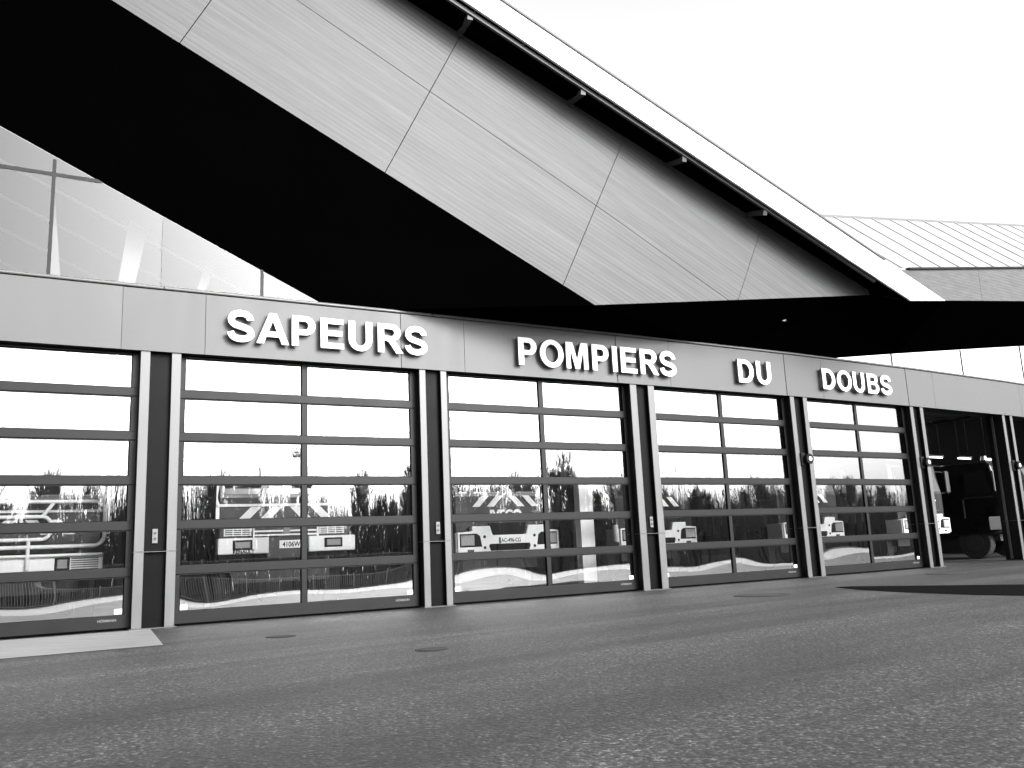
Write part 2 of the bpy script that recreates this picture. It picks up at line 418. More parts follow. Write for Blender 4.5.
# cross joints: foot on the lower edge, slope perpendicular to the rake
feet = [-8.2, -4.837, -1.494, 2.015]
def cross(sf, dz):   # point on the cross joint dz above its foot
    k = .47 ; return sf+dz*k*.93, Lz(sf)+dz
gp = .013
def joint_s(sf, line):   # intersect cross joint with a line z=line(s)
    s = sf
    for _ in range(30): s = sf+(line(s)-Lz(sf))*.515
    return s
def cell(sf0, sf1, lo, hi, bottomR=None):
    A = joint_s(sf0, lo)+gp/2; B = joint_s(sf1, lo)-gp/2; Cc = joint_s(sf1, hi)-gp/2; D = joint_s(sf0, hi)+gp/2
    return [(A, lo(A)), (B, lo(B)), (Cc, hi(Cc)), (D, hi(D))]
lm = lambda s: mid(s)-gp/2
um = lambda s: mid(s)+gp/2
ff = [-13.0, -8.2, -4.837, -1.494, 2.015]
for k in range(4):
    clad(cell(ff[k], ff[k+1], Lz, lm)); clad(cell(ff[k], ff[k+1], um, Uz))
def bot(s): return 5.422+(s-2.715)*(6.513-5.422)/(10.779-2.715)
# last row: cut by the horizontal lower edge
A = joint_s(2.015, Lz)+gp/2; D = joint_s(2.015, lm)+gp/2
xm = 6.167
clad([(A, Lz(A)), (2.715, 5.422), (xm, bot(xm)), (D, lm(D))])
s3b, s3t = 6.46, 7.44
Dm = joint_s(2.015, um)+gp/2; Du = joint_s(2.015, Uz)+gp/2
clad([(Dm, um(Dm)), (xm+.02, bot(xm+.02)), (s3b-gp/2, bot(s3b)), (s3t-gp/2, Uz(s3t)), (Du, Uz(Du))])
clad([(s3b+gp/2, bot(s3b)), (10.78, 6.513), (10.70, Uz(10.70)), (s3t+gp/2, Uz(s3t))])
# dark backing so that the open joints read dark
mesh_poly('cladding_back', [[F(s, OV-.065, z) for s, z in ((SL, Lz(SL)+.02), (2.715, 5.44), (10.75, 6.53), (10.65, Uz(10.65)), (SL, Uz(SL)))]], M['black'])

# eave slab over the cladding, white bargeboard with cap, gutter rail, brackets, clips
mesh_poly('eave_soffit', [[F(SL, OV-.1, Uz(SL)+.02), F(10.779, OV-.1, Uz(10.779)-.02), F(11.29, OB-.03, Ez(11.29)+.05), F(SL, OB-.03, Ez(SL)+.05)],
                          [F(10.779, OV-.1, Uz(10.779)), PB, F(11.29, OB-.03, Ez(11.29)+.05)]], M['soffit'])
ss = [SL, -7.6, -3.0, 2.75, 6.05, 9.4]
segs = list(zip(ss, ss[1:]))
for k, (a0, b0) in enumerate(segs):
    m = MB(); g = .005
    p = [(a0+g, Ez(a0)), (b0-g, Ez(b0)), (b0-g, Tz(b0)), (a0+g, Tz(a0))]
    m.hexa([F(s, OB, z) for s, z in p], [F(s, OB-.05, z) for s, z in p]); stat(m.build('bargeboard', M['board']))
m = MB(); p = [(9.4+.005, Ez(9.4)), (11.29, 6.236), (12.60, 6.375), (9.4+.005, Tz(9.4))]
m.hexa([F(s, OB, z) for s, z in p], [F(s, OB-.05, z) for s, z in p]); stat(m.build('bargeboard', M['board']))
m = MB(); e_ = 10.5
p = [(SL, Tz(SL)+.02), (e_, Tz(e_)+.02), (e_, Tz(e_)+.05), (.4, Tz(.4)+.125), (SL, Tz(SL)+.22)]
m.hexa([F(s, OB-.03, z) for s, z in p], [F(s, OB-.32, z) for s, z in p]); stat(m.build('roof_cap', M['cap']))
stat(MB().bar(F(SL, OB+.012, Tz(SL)+.0), F(e_, OB+.012, Tz(e_)+.0), .035, .035).build('cap_joint', M['trim']))
def Rz(s): return 10.336-.3705*(s+.0)-.0
m = MB().bar(F(SL, 2.08, Rz(SL)), F(10.22, 2.08, 6.62), .055, .075); stat(m.build('gutter_rail', M['rail']))
for s in (-12, -9.6, -7.2, -4.8, -2.4, -.045, 2.345, 4.76, 6.915):
    m = MB().bar(F(s, 2.07, Rz(s)-.03), F(s+.06, OV+.02, Uz(s+.06)-.05), .10, .10)
    m.tube(F(s+.06, OV+.08, Uz(s+.06)-.1), F(s+.06, OV+.0, Uz(s+.06)-.1), .05, n=8)
    stat(m.build('bracket', M['rail']))
s = -12.
while s < 9.5:
    stat(MB().bar(F(s, 2.09, Rz(s)+.03), F(s+.05, 2.14, Ez(s)+.03), .035, .02).build('clip', M['rail'])); s += 1.0
# roof tops so that the volume closes from other sides
b0 = 14.
mesh_poly('roof_deck', [[F(SL, OB-.3, Tz(SL)+.02), F(12.4, OB-.3, Tz(12.4)-.0), F(12.4, -b0, Tz(12.4)+.5), F(SL, -b0, Tz(SL)+.5)]], M['zinc'], .12)
# right wing: rising eave, ribbed fascia, steep seamed roof
eA = F6(-2.214, OV, 7.449); eB = F6(4.009, OV, 8.409); es = (8.409-7.449)/(4.009+2.214)
def Eave(s): return F6(s, OV, 7.449+es*(s+2.214))
def KB(s): return F6(s, OV, 6.801+sl*(s+.655))
for (a0, b0_) in ((-.9, 1.34), (1.35, 5.3), (5.31, 9.3), (9.31, 13.9)):
    m = MB(); lo = [KB(a0), KB(b0_), Eave(b0_)-Vector((0, 0, .05)), Eave(a0)-Vector((0, 0, .05))]
    if a0 < 0: lo = [KB(-1.9), KB(b0_), Eave(b0_)-Vector((0, 0, .05)), Eave(-3.0)-Vector((0, 0, .05))]
    nrm = Vector((-frame(6)[1].y, frame(6)[1].x, 0))*.05
    o = m.hexa(lo, [q+nrm for q in lo]).build('wing_fascia', M['ribbed_h'] if 'ribbed_h' in M else M['ribbed']); stat(o)
stat(MB().bar(Eave(-2.1)+Vector((0, 0, -.025)), Eave(13.9)+Vector((0, 0, -.025)), .12, .05).build('eave_strip', M['black']))
n6 = Vector((frame(6)[1].y, -frame(6)[1].x, 0))
dirr = (-n6+Vector((0, 0, .94)))
def ridge(t, s):  return Eave(s)+dirr*t
RA, RB = None, None
def rlen(s): return 2.15+max(0, 0)+.055*(s+2.2)*0
ROOF_T0, ROOF_T1 = 1.9, 2.6
def top_t(s): return TT0+(TT1-TT0)*(s-(-2.2))/6.2
TT0, TT1 = 2.35, 2.35
rp = [Eave(-2.6), Eave(13.9), ridge(top_t(13.9), 13.9), ridge(top_t(-2.6), -2.6)]
mesh_poly('wing_roof', [rp], M['zinc'], .02)
m = MB(); s = -2.4
nr = (Eave(1)-Eave(0)).cross(dirr).normalized()
if nr.dot(n6) < 0: nr = -nr
while s < 13.9:
    m.bar(Eave(s)+nr*.02, ridge(top_t(s), s)+nr*.02, .06, .035, up=nr); s += .92
stat(m.build('standing_seams', M['zinc']))
stat(MB().bar(ridge(top_t(-2.6), -2.6), ridge(top_t(13.9), 13.9), .12, .08).build('ridge_cap', M['coping']))

# ------------------------------------------------------------------ interior shell
BK = 13.
def shell(name, mt, polys): return mesh_poly(name, polys, M[mt])
def WP(i, s, d, z): return W(i, s, d, z)
A0, A1 = W(0, 0, BK, 0), W(8, 4.7, BK, 0)
z8 = Vector((0, 0, 1))
for i in range(0, 9):
    a, u, L, r = frame(i)
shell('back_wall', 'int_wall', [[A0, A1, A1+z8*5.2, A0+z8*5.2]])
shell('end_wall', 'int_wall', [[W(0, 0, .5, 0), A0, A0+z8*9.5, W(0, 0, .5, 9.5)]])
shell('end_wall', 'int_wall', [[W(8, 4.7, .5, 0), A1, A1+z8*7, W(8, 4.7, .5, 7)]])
ROOFB = lambda p, fn: Vector((p.x, p.y, fn(p)))
# sloping hall ceiling behind the left clerestory (follows line G), flat dark ceiling to the right
gc = [W(0, -4, dG+.012, 0), W(1, 0, dG+.012, 0), W(2, 0, dG+.012, 0), W(3, 0, dG+.012, 0)]
n3 = Vector((-u3.y, u3.x, 0))
for q in gc: q.z = Gz(q)+.0
gb = [q+n3*12.6 for q in gc]
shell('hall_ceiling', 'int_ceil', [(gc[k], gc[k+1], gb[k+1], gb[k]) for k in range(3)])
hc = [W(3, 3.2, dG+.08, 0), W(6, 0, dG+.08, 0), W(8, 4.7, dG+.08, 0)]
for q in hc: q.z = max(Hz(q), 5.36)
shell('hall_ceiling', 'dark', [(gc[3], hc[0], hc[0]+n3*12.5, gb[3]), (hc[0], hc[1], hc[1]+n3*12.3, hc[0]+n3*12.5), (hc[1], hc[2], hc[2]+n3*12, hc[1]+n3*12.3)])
# purlins, tapering columns seen through the left clerestory
for dd in (1.3, 2.9, 4.7, 6.9):
    q0 = gc[0]+n3*dd; q1 = gc[3]+n3*dd; m = MB().bar(q0-z8*.05, q1-z8*.05, .06, .06); stat(m.build('purlin', M['rib']))
for (i, s0, z0, s1, z1, w0, w1) in ((1, 3.115, 7.2, 3.27, 5.2, .07, .17), (1, 4.52, 7.1, 4.24, 5.2, .34, .24), (2, 1.05, 6.6, .62, 5.2, .16, .15)):
    m = MB(); a = W(i, s0, 1.2, z0); b = W(i, s1, 1.2, z1); uu = Vector((frame(i)[1].x, frame(i)[1].y, 0)); nv = n3*.12
    m.hexa([a-uu*w0/2, a+uu*w0/2, a+uu*w0/2+nv, a-uu*w0/2+nv], [b-uu*w1/2, b+uu*w1/2, b+uu*w1/2+nv, b-uu*w1/2+nv]); stat(m.build('column', M['purlin']))

# ------------------------------------------------------------------ ground
def sheet(name, pts, z, m, kind='structure'):
    bm = bmesh.new(); bm.faces.new([bm.verts.new((x, y, z)) for x, y in pts]); me = bpy.data.meshes.new(name); bm.to_mesh(me); bm.free()
    me.materials.append(m); o = bpy.data.objects.new(name, me); col.objects.link(o); o['kind'] = kind; return o
g = sheet('ground', [(-400, -400), (400, -400), (400, 400), (-400, 400)], -.004, M['asphalt'])
fl = [W(0, 0, .32, 0), *[W(i, 0, .32, 0) for i in range(1, 9)], W(8, 4.7, .32, 0), A1, A0]
gf = sheet('garage_floor', [(p.x, p.y) for p in fl], .004, M['int_floor'])
ap = [W(2, -.04, -.02, 0), W(2, -.28+.0, -3.1, 0), W(0, -3, -2.9, 0), W(0, -3, -.02, 0)]
sheet('concrete_apron', [(p.x, p.y) for p in ([W(2, -.04, -.06, 0), W(1, 4.75-.04, -.06, 0), W(1, 0, -.06, 0), W(0, -4, -.06, 0), W(0, -4, -3.0, 0), W(2, -.28, -3.16, 0)])], .002, M['apron'])
def blob(name, cx, cy, rx, ry, rot, z, m, n=40, jit=.25, seed=1):
    rnd = random.Random(seed); ph = [rnd.uniform(0, 6.28) for _ in range(4)]
    pts = []
    for k in range(n):
        t = k*2*math.pi/n; q = 1+jit*(.5*math.sin(2*t+ph[0])+.3*math.sin(3*t+ph[1])+.2*math.sin(7*t+ph[2]))
        x, y = rx*q*math.cos(t), ry*q*math.sin(t); pts.append((cx+x*math.cos(rot)-y*math.sin(rot), cy+x*math.sin(rot)+y*math.cos(rot)))
    return sheet(name, pts, z, m)
sheet('painted_shadow_patch', [(5.75, 16.55), (6.1, 16.6), (8.3, 14.9), (12, 11.6), (10, 9.3), (7.35, 11.75), (6.5, 13.0), (6.05, 14.2), (5.75, 15.4)], .0, M['dark_patch'])  # flat dark sheet painted in place of a shadow on the asphalt
yard = sheet('added_pale_yard', [tuple(W(3, s, -d, 0).xy) for s, d in ((-90, 17.5), (170, 17.5), (170, 47), (-90, 47))], .0, M['yard'])  # unseen pale ground, added so the bottom panes reflect a bright band
verge = sheet('grass_verge', [tuple(W(3, s, -d, 0).xy) for s, d in ((-120, 47), (190, 47), (190, 130), (-120, 130))], .002, M['verge'])
for (x, y, rr, lab) in ((9.45, 20.0, .36, 'round iron drain cover lying before the pier left of the open bay'), (4.05, 15.2, .40, 'round iron manhole cover on the asphalt before the fourth door'),
                        (-.9, 8.9, .14, 'small iron cap in the asphalt before the second pier'), (-3.0, 11.2, .16, 'small iron cap in the asphalt before the second door')):
    m = MB().tube((x, y, -.003), (x, y, .006), rr, n=28)
    m.tube((x, y, -.003), (x, y, .003), rr*1.18, n=28)
    o = m.build('drain_cover', M['iron']); tag(o, lab, 'manhole cover')

# ------------------------------------------------------------------ lettering
def arc(cx, cy, rx, ry, a0, a1, n=14): return [(cx+rx*math.cos(R(a0+(a1-a0)*k/n)), cy+ry*math.sin(R(a0+(a1-a0)*k/n))) for k in range(n+1)]
T = .21
def glyph(c):
    t = T
    if c == 'I': return [[(0, 0), (t, 0), (t, 1), (0, 1)]], t
    if c == 'E': return [[(0, 0), (.76, 0), (.76, .17), (t, .17), (t, .425), (.70, .425), (.70, .595), (t, .595), (t, .83), (.74, .83), (.74, 1), (0, 1)]], .76
    if c == 'P': return [[(0, 0), (t, 0), (t, .375), (.40, .375)]+arc(.44, .6875, .31, .3125, -90, 90)+[(0, 1)], [(t, .545), (.40, .545)]+arc(.41, .6875, .12, .1425, -90, 90)+[(t, .83)]], .75
    if c == 'R': return [[(0, 0), (t, 0), (t, .415), (.29, .415), (.38, .38), (.43, .31), (.64, 0), (.88, 0), (.72, .25), (.64, .36), (.56, .435)]+arc(.50, .715, .31, .285, -78, 90)+[(0, 1)],
                         [(t, .575), (.44, .575)]+arc(.46, .7025, .125, .1275, -90, 90)+[(t, .83)]], .88
    if c == 'D': return [[(0, 0), (.36, 0)]+arc(.38, .5, .46, .5, -90, 90)+[(0, 1)], [(t, .17), (.33, .17)]+arc(.35, .5, .275, .33, -90, 90)+[(t, .83)]], .84
    if c == 'B': return [[(0, 0), (.5, 0)]+arc(.52, .285, .30, .285, -90, 68)+arc(.50, .745, .26, .255, -45, 90)+[(0, 1)],
                         [(t, .165), (.46, .165)]+arc(.48, .305, .13, .14, -90, 90)+[(t, .445)], [(t, .60), (.42, .60)]+arc(.44, .718, .115, .118, -90, 90)+[(t, .836)]], .82
    if c == 'O': return [arc(.5, .5, .5, .52, 0, 360, 40)[:-1], arc(.5, .5, .29, .345, 0, 360, 40)[:-1]], 1.
    if c == 'U': return [[(0, 1), (0, .38)]+arc(.40, .38, .40, .40, 180, 360, 24)[1:]+[(.80, 1), (.80-t, 1), (.80-t, .40)]+arc(.40, .38, .40-t, .23, 360, 180, 20)[1:]+[(t, 1)]], .80
    if c == 'A': return [[(0, 0), (.215, 0), (.295, .225), (.70, .225), (.785, 0), (1, 0), (.61, 1), (.39, 1)], [(.36, .395), (.495, .765), (.635, .395)]], 1.
    if c == 'M': return [[(0, 0), (.185, 0), (.185, .79), (.385, 0), (.575, 0), (.775, .79), (.775, 0), (.96, 0), (.96, 1), (.665, 1), (.48, .32), (.295, 1), (0, 1)]], .96
    if c == 'S':
        # centre line then offset both ways
        cl = [(.085, .30), (.115, .215), (.19, .135), (.30, .095), (.42, .085), (.545, .105), (.645, .155), (.70, .235), (.69, .325), (.62, .405), (.50, .455), (.36, .495), (.22, .54), (.135, .61), (.105, .70), (.125, .785), (.20, .865), (.31, .905), (.42, .912), (.54, .89), (.63, .83), (.675, .745), (.685, .70)]
        # smooth
        sm = []
        for k in range(len(cl)-1):
            p0 = cl[max(k-1, 0)]; p1 = cl[k]; p2 = cl[k+1]; p3 = cl[min(k+2, len(cl)-1)]
            for q in range(3):
                tt = q/3; sm.append(tuple(.5*((2*p1[d])+(-p0[d]+p2[d])*tt+(2*p0[d]-5*p1[d]+4*p2[d]-p3[d])*tt**2+(-p0[d]+3*p1[d]-3*p2[d]+p3[d])*tt**3) for d in (0, 1)))
        sm.append(cl[-1]); Lp, Rp = [], []
        for k, p in enumerate(sm):
            a = sm[max(k-1, 0)]; b = sm[min(k+1, len(sm)-1)]; dx, dy = b[0]-a[0], b[1]-a[1]; l = math.hypot(dx, dy); w = .099
            Lp.append((p[0]-dy/l*w, p[1]+dx/l*w)); Rp.append((p[0]+dy/l*w, p[1]-dx/l*w))
        return [Lp+Rp[::-1]], .80
ADV = dict(S=.932, A=1.009, P=.932, E=.932, U=1.009, R=1.009, O=1.086, M=1.163, I=.388, D=1.009, B=1.009)
def make_letter(c, h, sx, parent, x, z, y):
    polys, w = glyph(c)
    cu = bpy.data.curves.new('letter', 'CURVE'); cu.dimensions = '2D'; cu.fill_mode = 'BOTH'; cu.extrude = .028; cu.bevel_depth = .003
    for p in polys:
        sp = cu.splines.new('POLY'); sp.points.add(len(p)-1); sp.use_cyclic_u = True
        for k, (a, b) in enumerate(p): sp.points[k].co = (a*h*sx, b*h, 0, 1)
    tmp = bpy.data.objects.new('tmp', cu); col.objects.link(tmp); bpy.context.view_layer.update()
    me = bpy.data.meshes.new_from_object(tmp.evaluated_get(bpy.context.evaluated_depsgraph_get()))
    bpy.data.objects.remove(tmp); bpy.data.curves.remove(cu)
    me.materials.clear(); me.materials.append(M['letter']); me.materials.append(M['lside'])
    for f in me.polygons: f.material_index = 0 if abs(f.normal.z) > .5 else 1  # letter sides get a darker colour, their shade painted in
    o = bpy.data.objects.new('letter', me); col.objects.link(o); o.parent = parent
    o.location = (x, y, z); o.rotation_euler = (R(90), 0, 0)
    MB().tube((x+w*h*sx*.12 if c not in 'OAU' else x+w*h*sx*(.12 if c != 'O' else .1), y+.03, z+h*.5 if c in 'OU' else z+h*.06), (x+w*h*sx*.12, y+.088, z+h*.5 if c in 'OU' else z+h*.06), .01, n=6).build('stand_off', M['rail'], parent)
    return w*h*sx
def sign(word, i, s0, s1, z0, z1, label):
    a, u, L, r = frame(i)
    root = empty('wall_lettering', (W(i, s0, -.03, z0).x, W(i, s0, -.03, z0).y, z0), r)
    tag(root, label, 'sign', 'white raised words on the fascia')
    adv = sum(ADV[c] for c in word[:-1])+glyph(word[-1])[1]
    LB = dict(S=.055, A=0., P=.09, E=.09, U=.09, R=.09, O=.055, M=.09, I=.09, D=.09, B=.09)
    adv += LB[word[-1]]-LB[word[0]]
    h = z1-z0; sx = (s1-s0)/(adv*h)
    x = -LB[word[0]]*h*sx
    for c in word:
        make_letter(c, h, sx, root, x+LB[c]*h*sx, 0, -.09); x += ADV[c]*h*sx
    return root
sign('SAPEURS', 2, .99, 4.57, 4.520, 5.05, 'white raised letters reading SAPEURS above the second door')
sign('POMPIERS', 3, 1.79, 5.78, 4.490, 5.035, 'white raised letters reading POMPIERS above the third door')
sign('DU', 4, 2.765, 3.83, 4.490, 5.03, 'white raised letters reading DU, the shortest word on the fascia')
sign('DOUBS', 5, .80, 3.58, 4.505, 5.02, 'white raised letters reading DOUBS above the fifth door')

# ------------------------------------------------------------------ small fittings on the piers
def on_pier(i, x, y, z):
    root, r = piers[i-1]; c, s = math.cos(r), math.sin(r); return (PI[i].x+x*c-y*s, PI[i].y+x*s+y*c, z), r
for i, lab in ((2, 'small grey key switch on the dark pier right of the first door'), (3, 'small grey key switch on the pier between the second and third doors'), (4, 'small grey key switch on the pier between the third and fourth doors')):
    loc, r = on_pier(i, .0 if i == 2 else .05, .1, 1.38)
    t = tag(empty('key_switch', loc, r), lab, 'key switch', 'key switches on the piers')
    MB().box(-.04, .04, -.035, 0, -.11, .11).build('housing', M['key'], t, .006)
    MB().tube((0, -.035, .045), (0, -.045, .045), .022, n=12).tube((0, -.035, -.04), (0, -.045, -.04), .022, n=12).build('button', M['kk'], t)
for i, lab in ((5, 'round lamp on a black bracket, pier between fourth and fifth doors'), (6, 'round lamp on a black bracket, pier left of the open bay'), (7, 'round lamp on a black bracket, pier right of the open bay')):
    loc, r = on_pier(i, -.03, .1, 2.76)
    t = tag(empty('pier_lamp', loc, r), lab, 'lamp', 'round lamps on the piers')
    MB().box(-.14, .02, -.14, 0, -.16, .16).build('bracket', M['black'], t, .02)
    MB().tube((.05, -.10, 0), (.05, -.24, 0), .115, .125, 20).build('lamp_housing', M['black'], t)
    MB().tube((.05, -.241, 0), (.05, -.262, 0), .062, .05, 20).build('lens', M['lens'], t, .01)
t = tag(empty('soffit_light', (6.36, 19.80, 5.93)), 'small round light fixed under the black soffit near the DU lettering', 'light')
MB().tube((0, 0, .06), (0, 0, -.03), .10, .09, 16).build('housing', M['key'], t)
MB().tube((0, 0, -.03), (0, 0, -.045), .07, .07, 16).build('diffuser', M['lens'], t)
for k, (s, lab) in enumerate(((1.5, 'lit tube light over the dark truck, leftmost in the open bay'), (2.9, 'lit tube light over the dark truck, middle one in the open bay'), (4.3, 'lit tube light over the dark truck, rightmost in the open bay'))):
    q = W(6, 5.35+s*1.28-1.1, 3.2, 3.42); a, u, L, r = frame(6)
    t = tag(empty('tube_light', q, r), lab, 'ceiling light', 'lit tubes in the open bay')
    MB().box(-.42, .42, -.05, .05, 0, .05).build('housing', M['key'], t)
    MB().tube((-.4, 0, -.02), (.4, 0, -.02), .018).build('tube', M['tube'], t)
    MB().tube((-.3, 0, .05), (-.3, 0, 1.9), .003, n=6).tube((.3, 0, .05), (.3, 0, 1.9), .003, n=6).build('hanger', M['trim'], t)

# ------------------------------------------------------------------ fire trucks: local x right, y into the garage, z up, front face at y=0
def wheel(parent, x, y, r=.52):
    w = MB().tube((x-.16, y, r), (x+.16, y, r), r, n=24).build('wheel', M['tyre'], parent, .03)
    MB().tube((x-.175, y, r), (x-.16, y, r), r*.55, n=18).tube((x+.16, y, r), (x+.175, y, r), r*.55, n=18).build('rim', M['trim'], w)
def chevrons(parent, x0, x1, z0, z1, y, wst=.17, gap=.17):
    m = MB(); c = (x0+x1)/2; lean = (z1-z0)
    x = c-.06
    k = 0
    while x-lean-wst > x0:
        m.xz([(x-lean-wst, z0), (x-lean, z0), (x, z1), (x-wst, z1)], y-.006, y-.001)
        xr = 2*c-x
        m.xz([(xr+lean+wst, z0), (xr+wst, z1), (xr, z1), (xr+lean, z0)], y-.006, y-.001)
        x -= wst+gap; k += 1
    m.build('hazard_stripes', M['stripe'], parent)
def truck(i, D, sc, style, label, plate=None, brand=None, flank=False):
    a, u, L, r = frame(i); q = W(i, sc, D, 0)
    t = tag(empty('fire_truck', (q.x, q.y, .005), r), label, 'fire truck', 'fire trucks parked behind the doors')
    hw = 1.22
    # cab as one shaped body
    prof = [(0.03, .95), (0, 1.30), (.0, 2.06), (.16, 2.95), (.30, 3.05), (2.1, 3.08), (2.1, .75), (.35, .75)]
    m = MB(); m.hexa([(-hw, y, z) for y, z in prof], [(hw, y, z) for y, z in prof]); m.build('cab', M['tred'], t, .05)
    # windscreen
    m = MB(); y0, y1, z0, z1 = .012, .142, 2.12, 2.85
    m.hexa([(-hw+.12, y0-.018, z0), (hw-.12, y0-.018, z0), (hw-.17, y1-.018, z1), (-hw+.17, y1-.018, z1)], [(-hw+.12, y0+.01, z0), (hw-.12, y0+.01, z0), (hw-.17, y1+.01, z1), (-hw+.17, y1+.01, z1)])
    ws = m.build('windscreen', M['tgl'], t)
    for sx in (-.5, .25): MB().bar((sx, -.03, z0+.02), (sx+.42, .03, z0+.36), .014).build('wiper', M['black'], ws)
    # side windows and door joints
    for s in (-1, 1):
        x = s*(hw+.004)
        MB().hexa([(x, .25, 2.0), (x, 1.05, 2.0), (x, 1.05, 2.78), (x, .36, 2.78)], [(x+s*.004, .25, 2.0), (x+s*.004, 1.05, 2.0), (x+s*.004, 1.05, 2.78), (x+s*.004, .36, 2.78)]).build('side_window', M['tgl'], t)
        MB().box(min(x, x+s*.01), max(x, x+s*.01), .18, 1.12, 1.93, 1.955).build('door_trim', M['tgrey'], t)
        MB().box(s*(hw+.02)-.02, s*(hw+.02)+.02, 1.14, 1.18, 1.3, 1.9).build('door_handle', M['tgrey'], t)
    # box body with shutter frames
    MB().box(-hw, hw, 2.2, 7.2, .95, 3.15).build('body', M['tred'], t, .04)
    for s in (-1, 1):
        m = MB(); x0 = s*hw; x1 = s*(hw+.022); xa, xb = min(x0, x1), max(x0, x1)
        for (ya, yb) in ((2.35, 3.9), (4.0, 5.5), (5.6, 7.1)):
            m.box(xa, xb, ya, yb, 1.1, 1.13); m.box(xa, xb, ya, yb, 2.9, 2.93); m.box(xa, xb, ya, ya+.03, 1.13, 2.9); m.box(xa, xb, yb-.03, yb, 1.13, 2.9)
        m.build('shutter_frame', M['tgrey'], t)
    MB().box(-.9, .9, .3, 7., .55, .75).build('chassis', M['trim'], t)
    for x in (-1.02, 1.02):
        for y in (1.0, 5.6): wheel(t, x, y)
    # roof lamps
    lb = MB().box(-.8, .8, .45, .75, 3.08, 3.14).build('light_bar', M['trim'], t)
    MB().tube((-.62, .6, 3.14), (-.62, .6, 3.28), .11, .08, 14).tube((.62, .6, 3.14), (.62, .6, 3.28), .11, .08, 14).build('beacon', M['tlamp'], lb)
    # mirrors
    for s in (-1, 1):
        ar = MB().bar((s*hw, .2, 2.75), (s*(hw+.26), -.05, 2.70), .025).bar((s*hw, .2, 2.05), (s*(hw+.26), -.05, 2.1), .025).bar((s*(hw+.26), -.05, 2.05), (s*(hw+.26), -.05, 2.75), .03).build('mirror_arm', M['trim'], t)
        MB().box(s*(hw+.27)-.10, s*(hw+.27)+.10, -.09, -.03, 2.08, 2.74).build('mirror', M['tgrey'], ar, .03)
    if style == 'modern':
        m = MB()
        # bumper outline: corner uprights, centre recess
        m.xz([(-hw, .90), (-1.05, .86), (1.05, .86), (hw, .90), (hw, 1.32), (.88, 1.34), (.88, 1.44), (.46, 1.44), (.40, 1.25), (-.40, 1.25), (-.46, 1.44), (-.88, 1.44), (-.88, 1.34), (-hw, 1.32)], -.14, .0)
        for s in (-1, 1): m.box(s*hw-.02 if s > 0 else -hw-.02, hw+.02 if s > 0 else -hw+.02, -.10, .42, .90, 1.31)
        m.build('bumper', M['twhite'], t, .025)
        MB().xz([(-.38, 1.26), (.38, 1.26), (.44, 1.50), (-.44, 1.50)], -.09, .0).build('grille', M['black'], t)
        MB().xz([(-.50, 1.02), (-.46, .93), (.46, .93), (.50, 1.02), (.48, 1.07), (-.48, 1.07)], -.147, -.13).build('air_intake', M['black'], t, .008)
        for s in (-1, 1):
            fr = MB().xz([(s*.66, 1.02), (s*.70, 1.24), (s*.78, 1.29), (s*1.17, 1.29), (s*1.17, 1.02)][::s], -.149, -.13).build('headlight', M['black'], t, .01)
            MB().box(min(s*.84, s*1.15), max(s*.84, s*1.15), -.158, -.145, 1.05, 1.26).build('lens', M['tlamp'], fr, .01)
            MB().tube((s*.60, -.139, 1.22), (s*.60, -.146, 1.22), .032, n=12).tube((s*.60, -.139, 1.0), (s*.60, -.146, 1.0), .032, n=12).build('tow_hole', M['black'], t)
            MB().box(min(s*.85, s*1.0), max(s*.85, s*1.0), -.146, -.139, .92, .97).build('fog_lamp', M['trim'], t)
        chevrons(t, -hw+.1, hw-.1, 1.84, 2.07, -.02)
        MB().box(-.9, .9, -.03, .0, 1.545, 1.56).build('front_trim', M['tgrey'], t)
        if brand: text('lettering', brand, .27, M['stripe'], t, (0, -.012, 1.58), (R(90), 0, 0), .004, .012)
        if plate:
            pb = MB().box(-.27, .27, -.155, -.141, 1.08, 1.20).build('number_plate', M['stripe'], t)
            MB().box(-.27, -.225, -.157, -.155, 1.08, 1.20).build('plate_band', M['tgrey'], pb)
            text('plate_text', plate, .115, M['black'], pb, (.02, -.157, 1.10), (R(90), 0, 0), .001, .002, sx=.82)
    if style == 'frame':      # older cab: white screen surround, white headlamp blocks, bright grille bars
        for s in (-1, 1):
            m = MB().box(min(s*.36, s*1.24), max(s*.36, s*1.24), -.22, .0, 1.06, 1.34); m.build('bumper_block', M['twhite'], t, .02)
            fr = MB().box(s*.82-.17, s*.82+.17, -.235, -.22, 1.13, 1.30).build('headlight', M['black'], t, .03)
            MB().box(s*.82-.13, s*.82+.13, -.245, -.232, 1.16, 1.27).build('lens', M['tlamp'], fr, .03)
            m = MB(); 
            for k in range(5): m.box(s*.86-.24, s*.86+.24, -.012, .0, 1.385+k*.035, 1.40+k*.035)
            for k in range(4): m.box(s*.86-.24+k*.15, s*.86-.225+k*.15, -.014, -.0, 1.38, 1.54)
            m.build('vent', M['stripe'], t)
        m = MB()
        for z in (1.37, 1.44, 1.51): m.box(-.6, .6, -.03, .0, z, z+.028)
        m.box(-.60, -.57, -.034, 0, 1.34, 1.58).box(.57, .60, -.034, 0, 1.34, 1.58).build('grille', M['stripe'], t)
        MB().tube((0, -.03, 1.47), (0, -.05, 1.47), .085, n=4).build('badge', M['tlamp'], t)
        m = MB()
        m.box(-hw, hw, -.03, -.001, 1.90, 1.945).box(-hw, hw, -.03, -.001, 1.62, 1.655)
        for s in (-1, 1): m.hexa([(s*hw-.03, -.035, 1.60), (s*hw+.03, -.035, 1.60), (s*hw+.03, .0, 1.60), (s*hw-.03, .0, 1.60)], [(s*(hw-.05)-.03, .12, 2.95), (s*(hw-.05)+.03, .12, 2.95), (s*(hw-.05)+.03, .16, 2.95), (s*(hw-.05)-.03, .16, 2.95)])
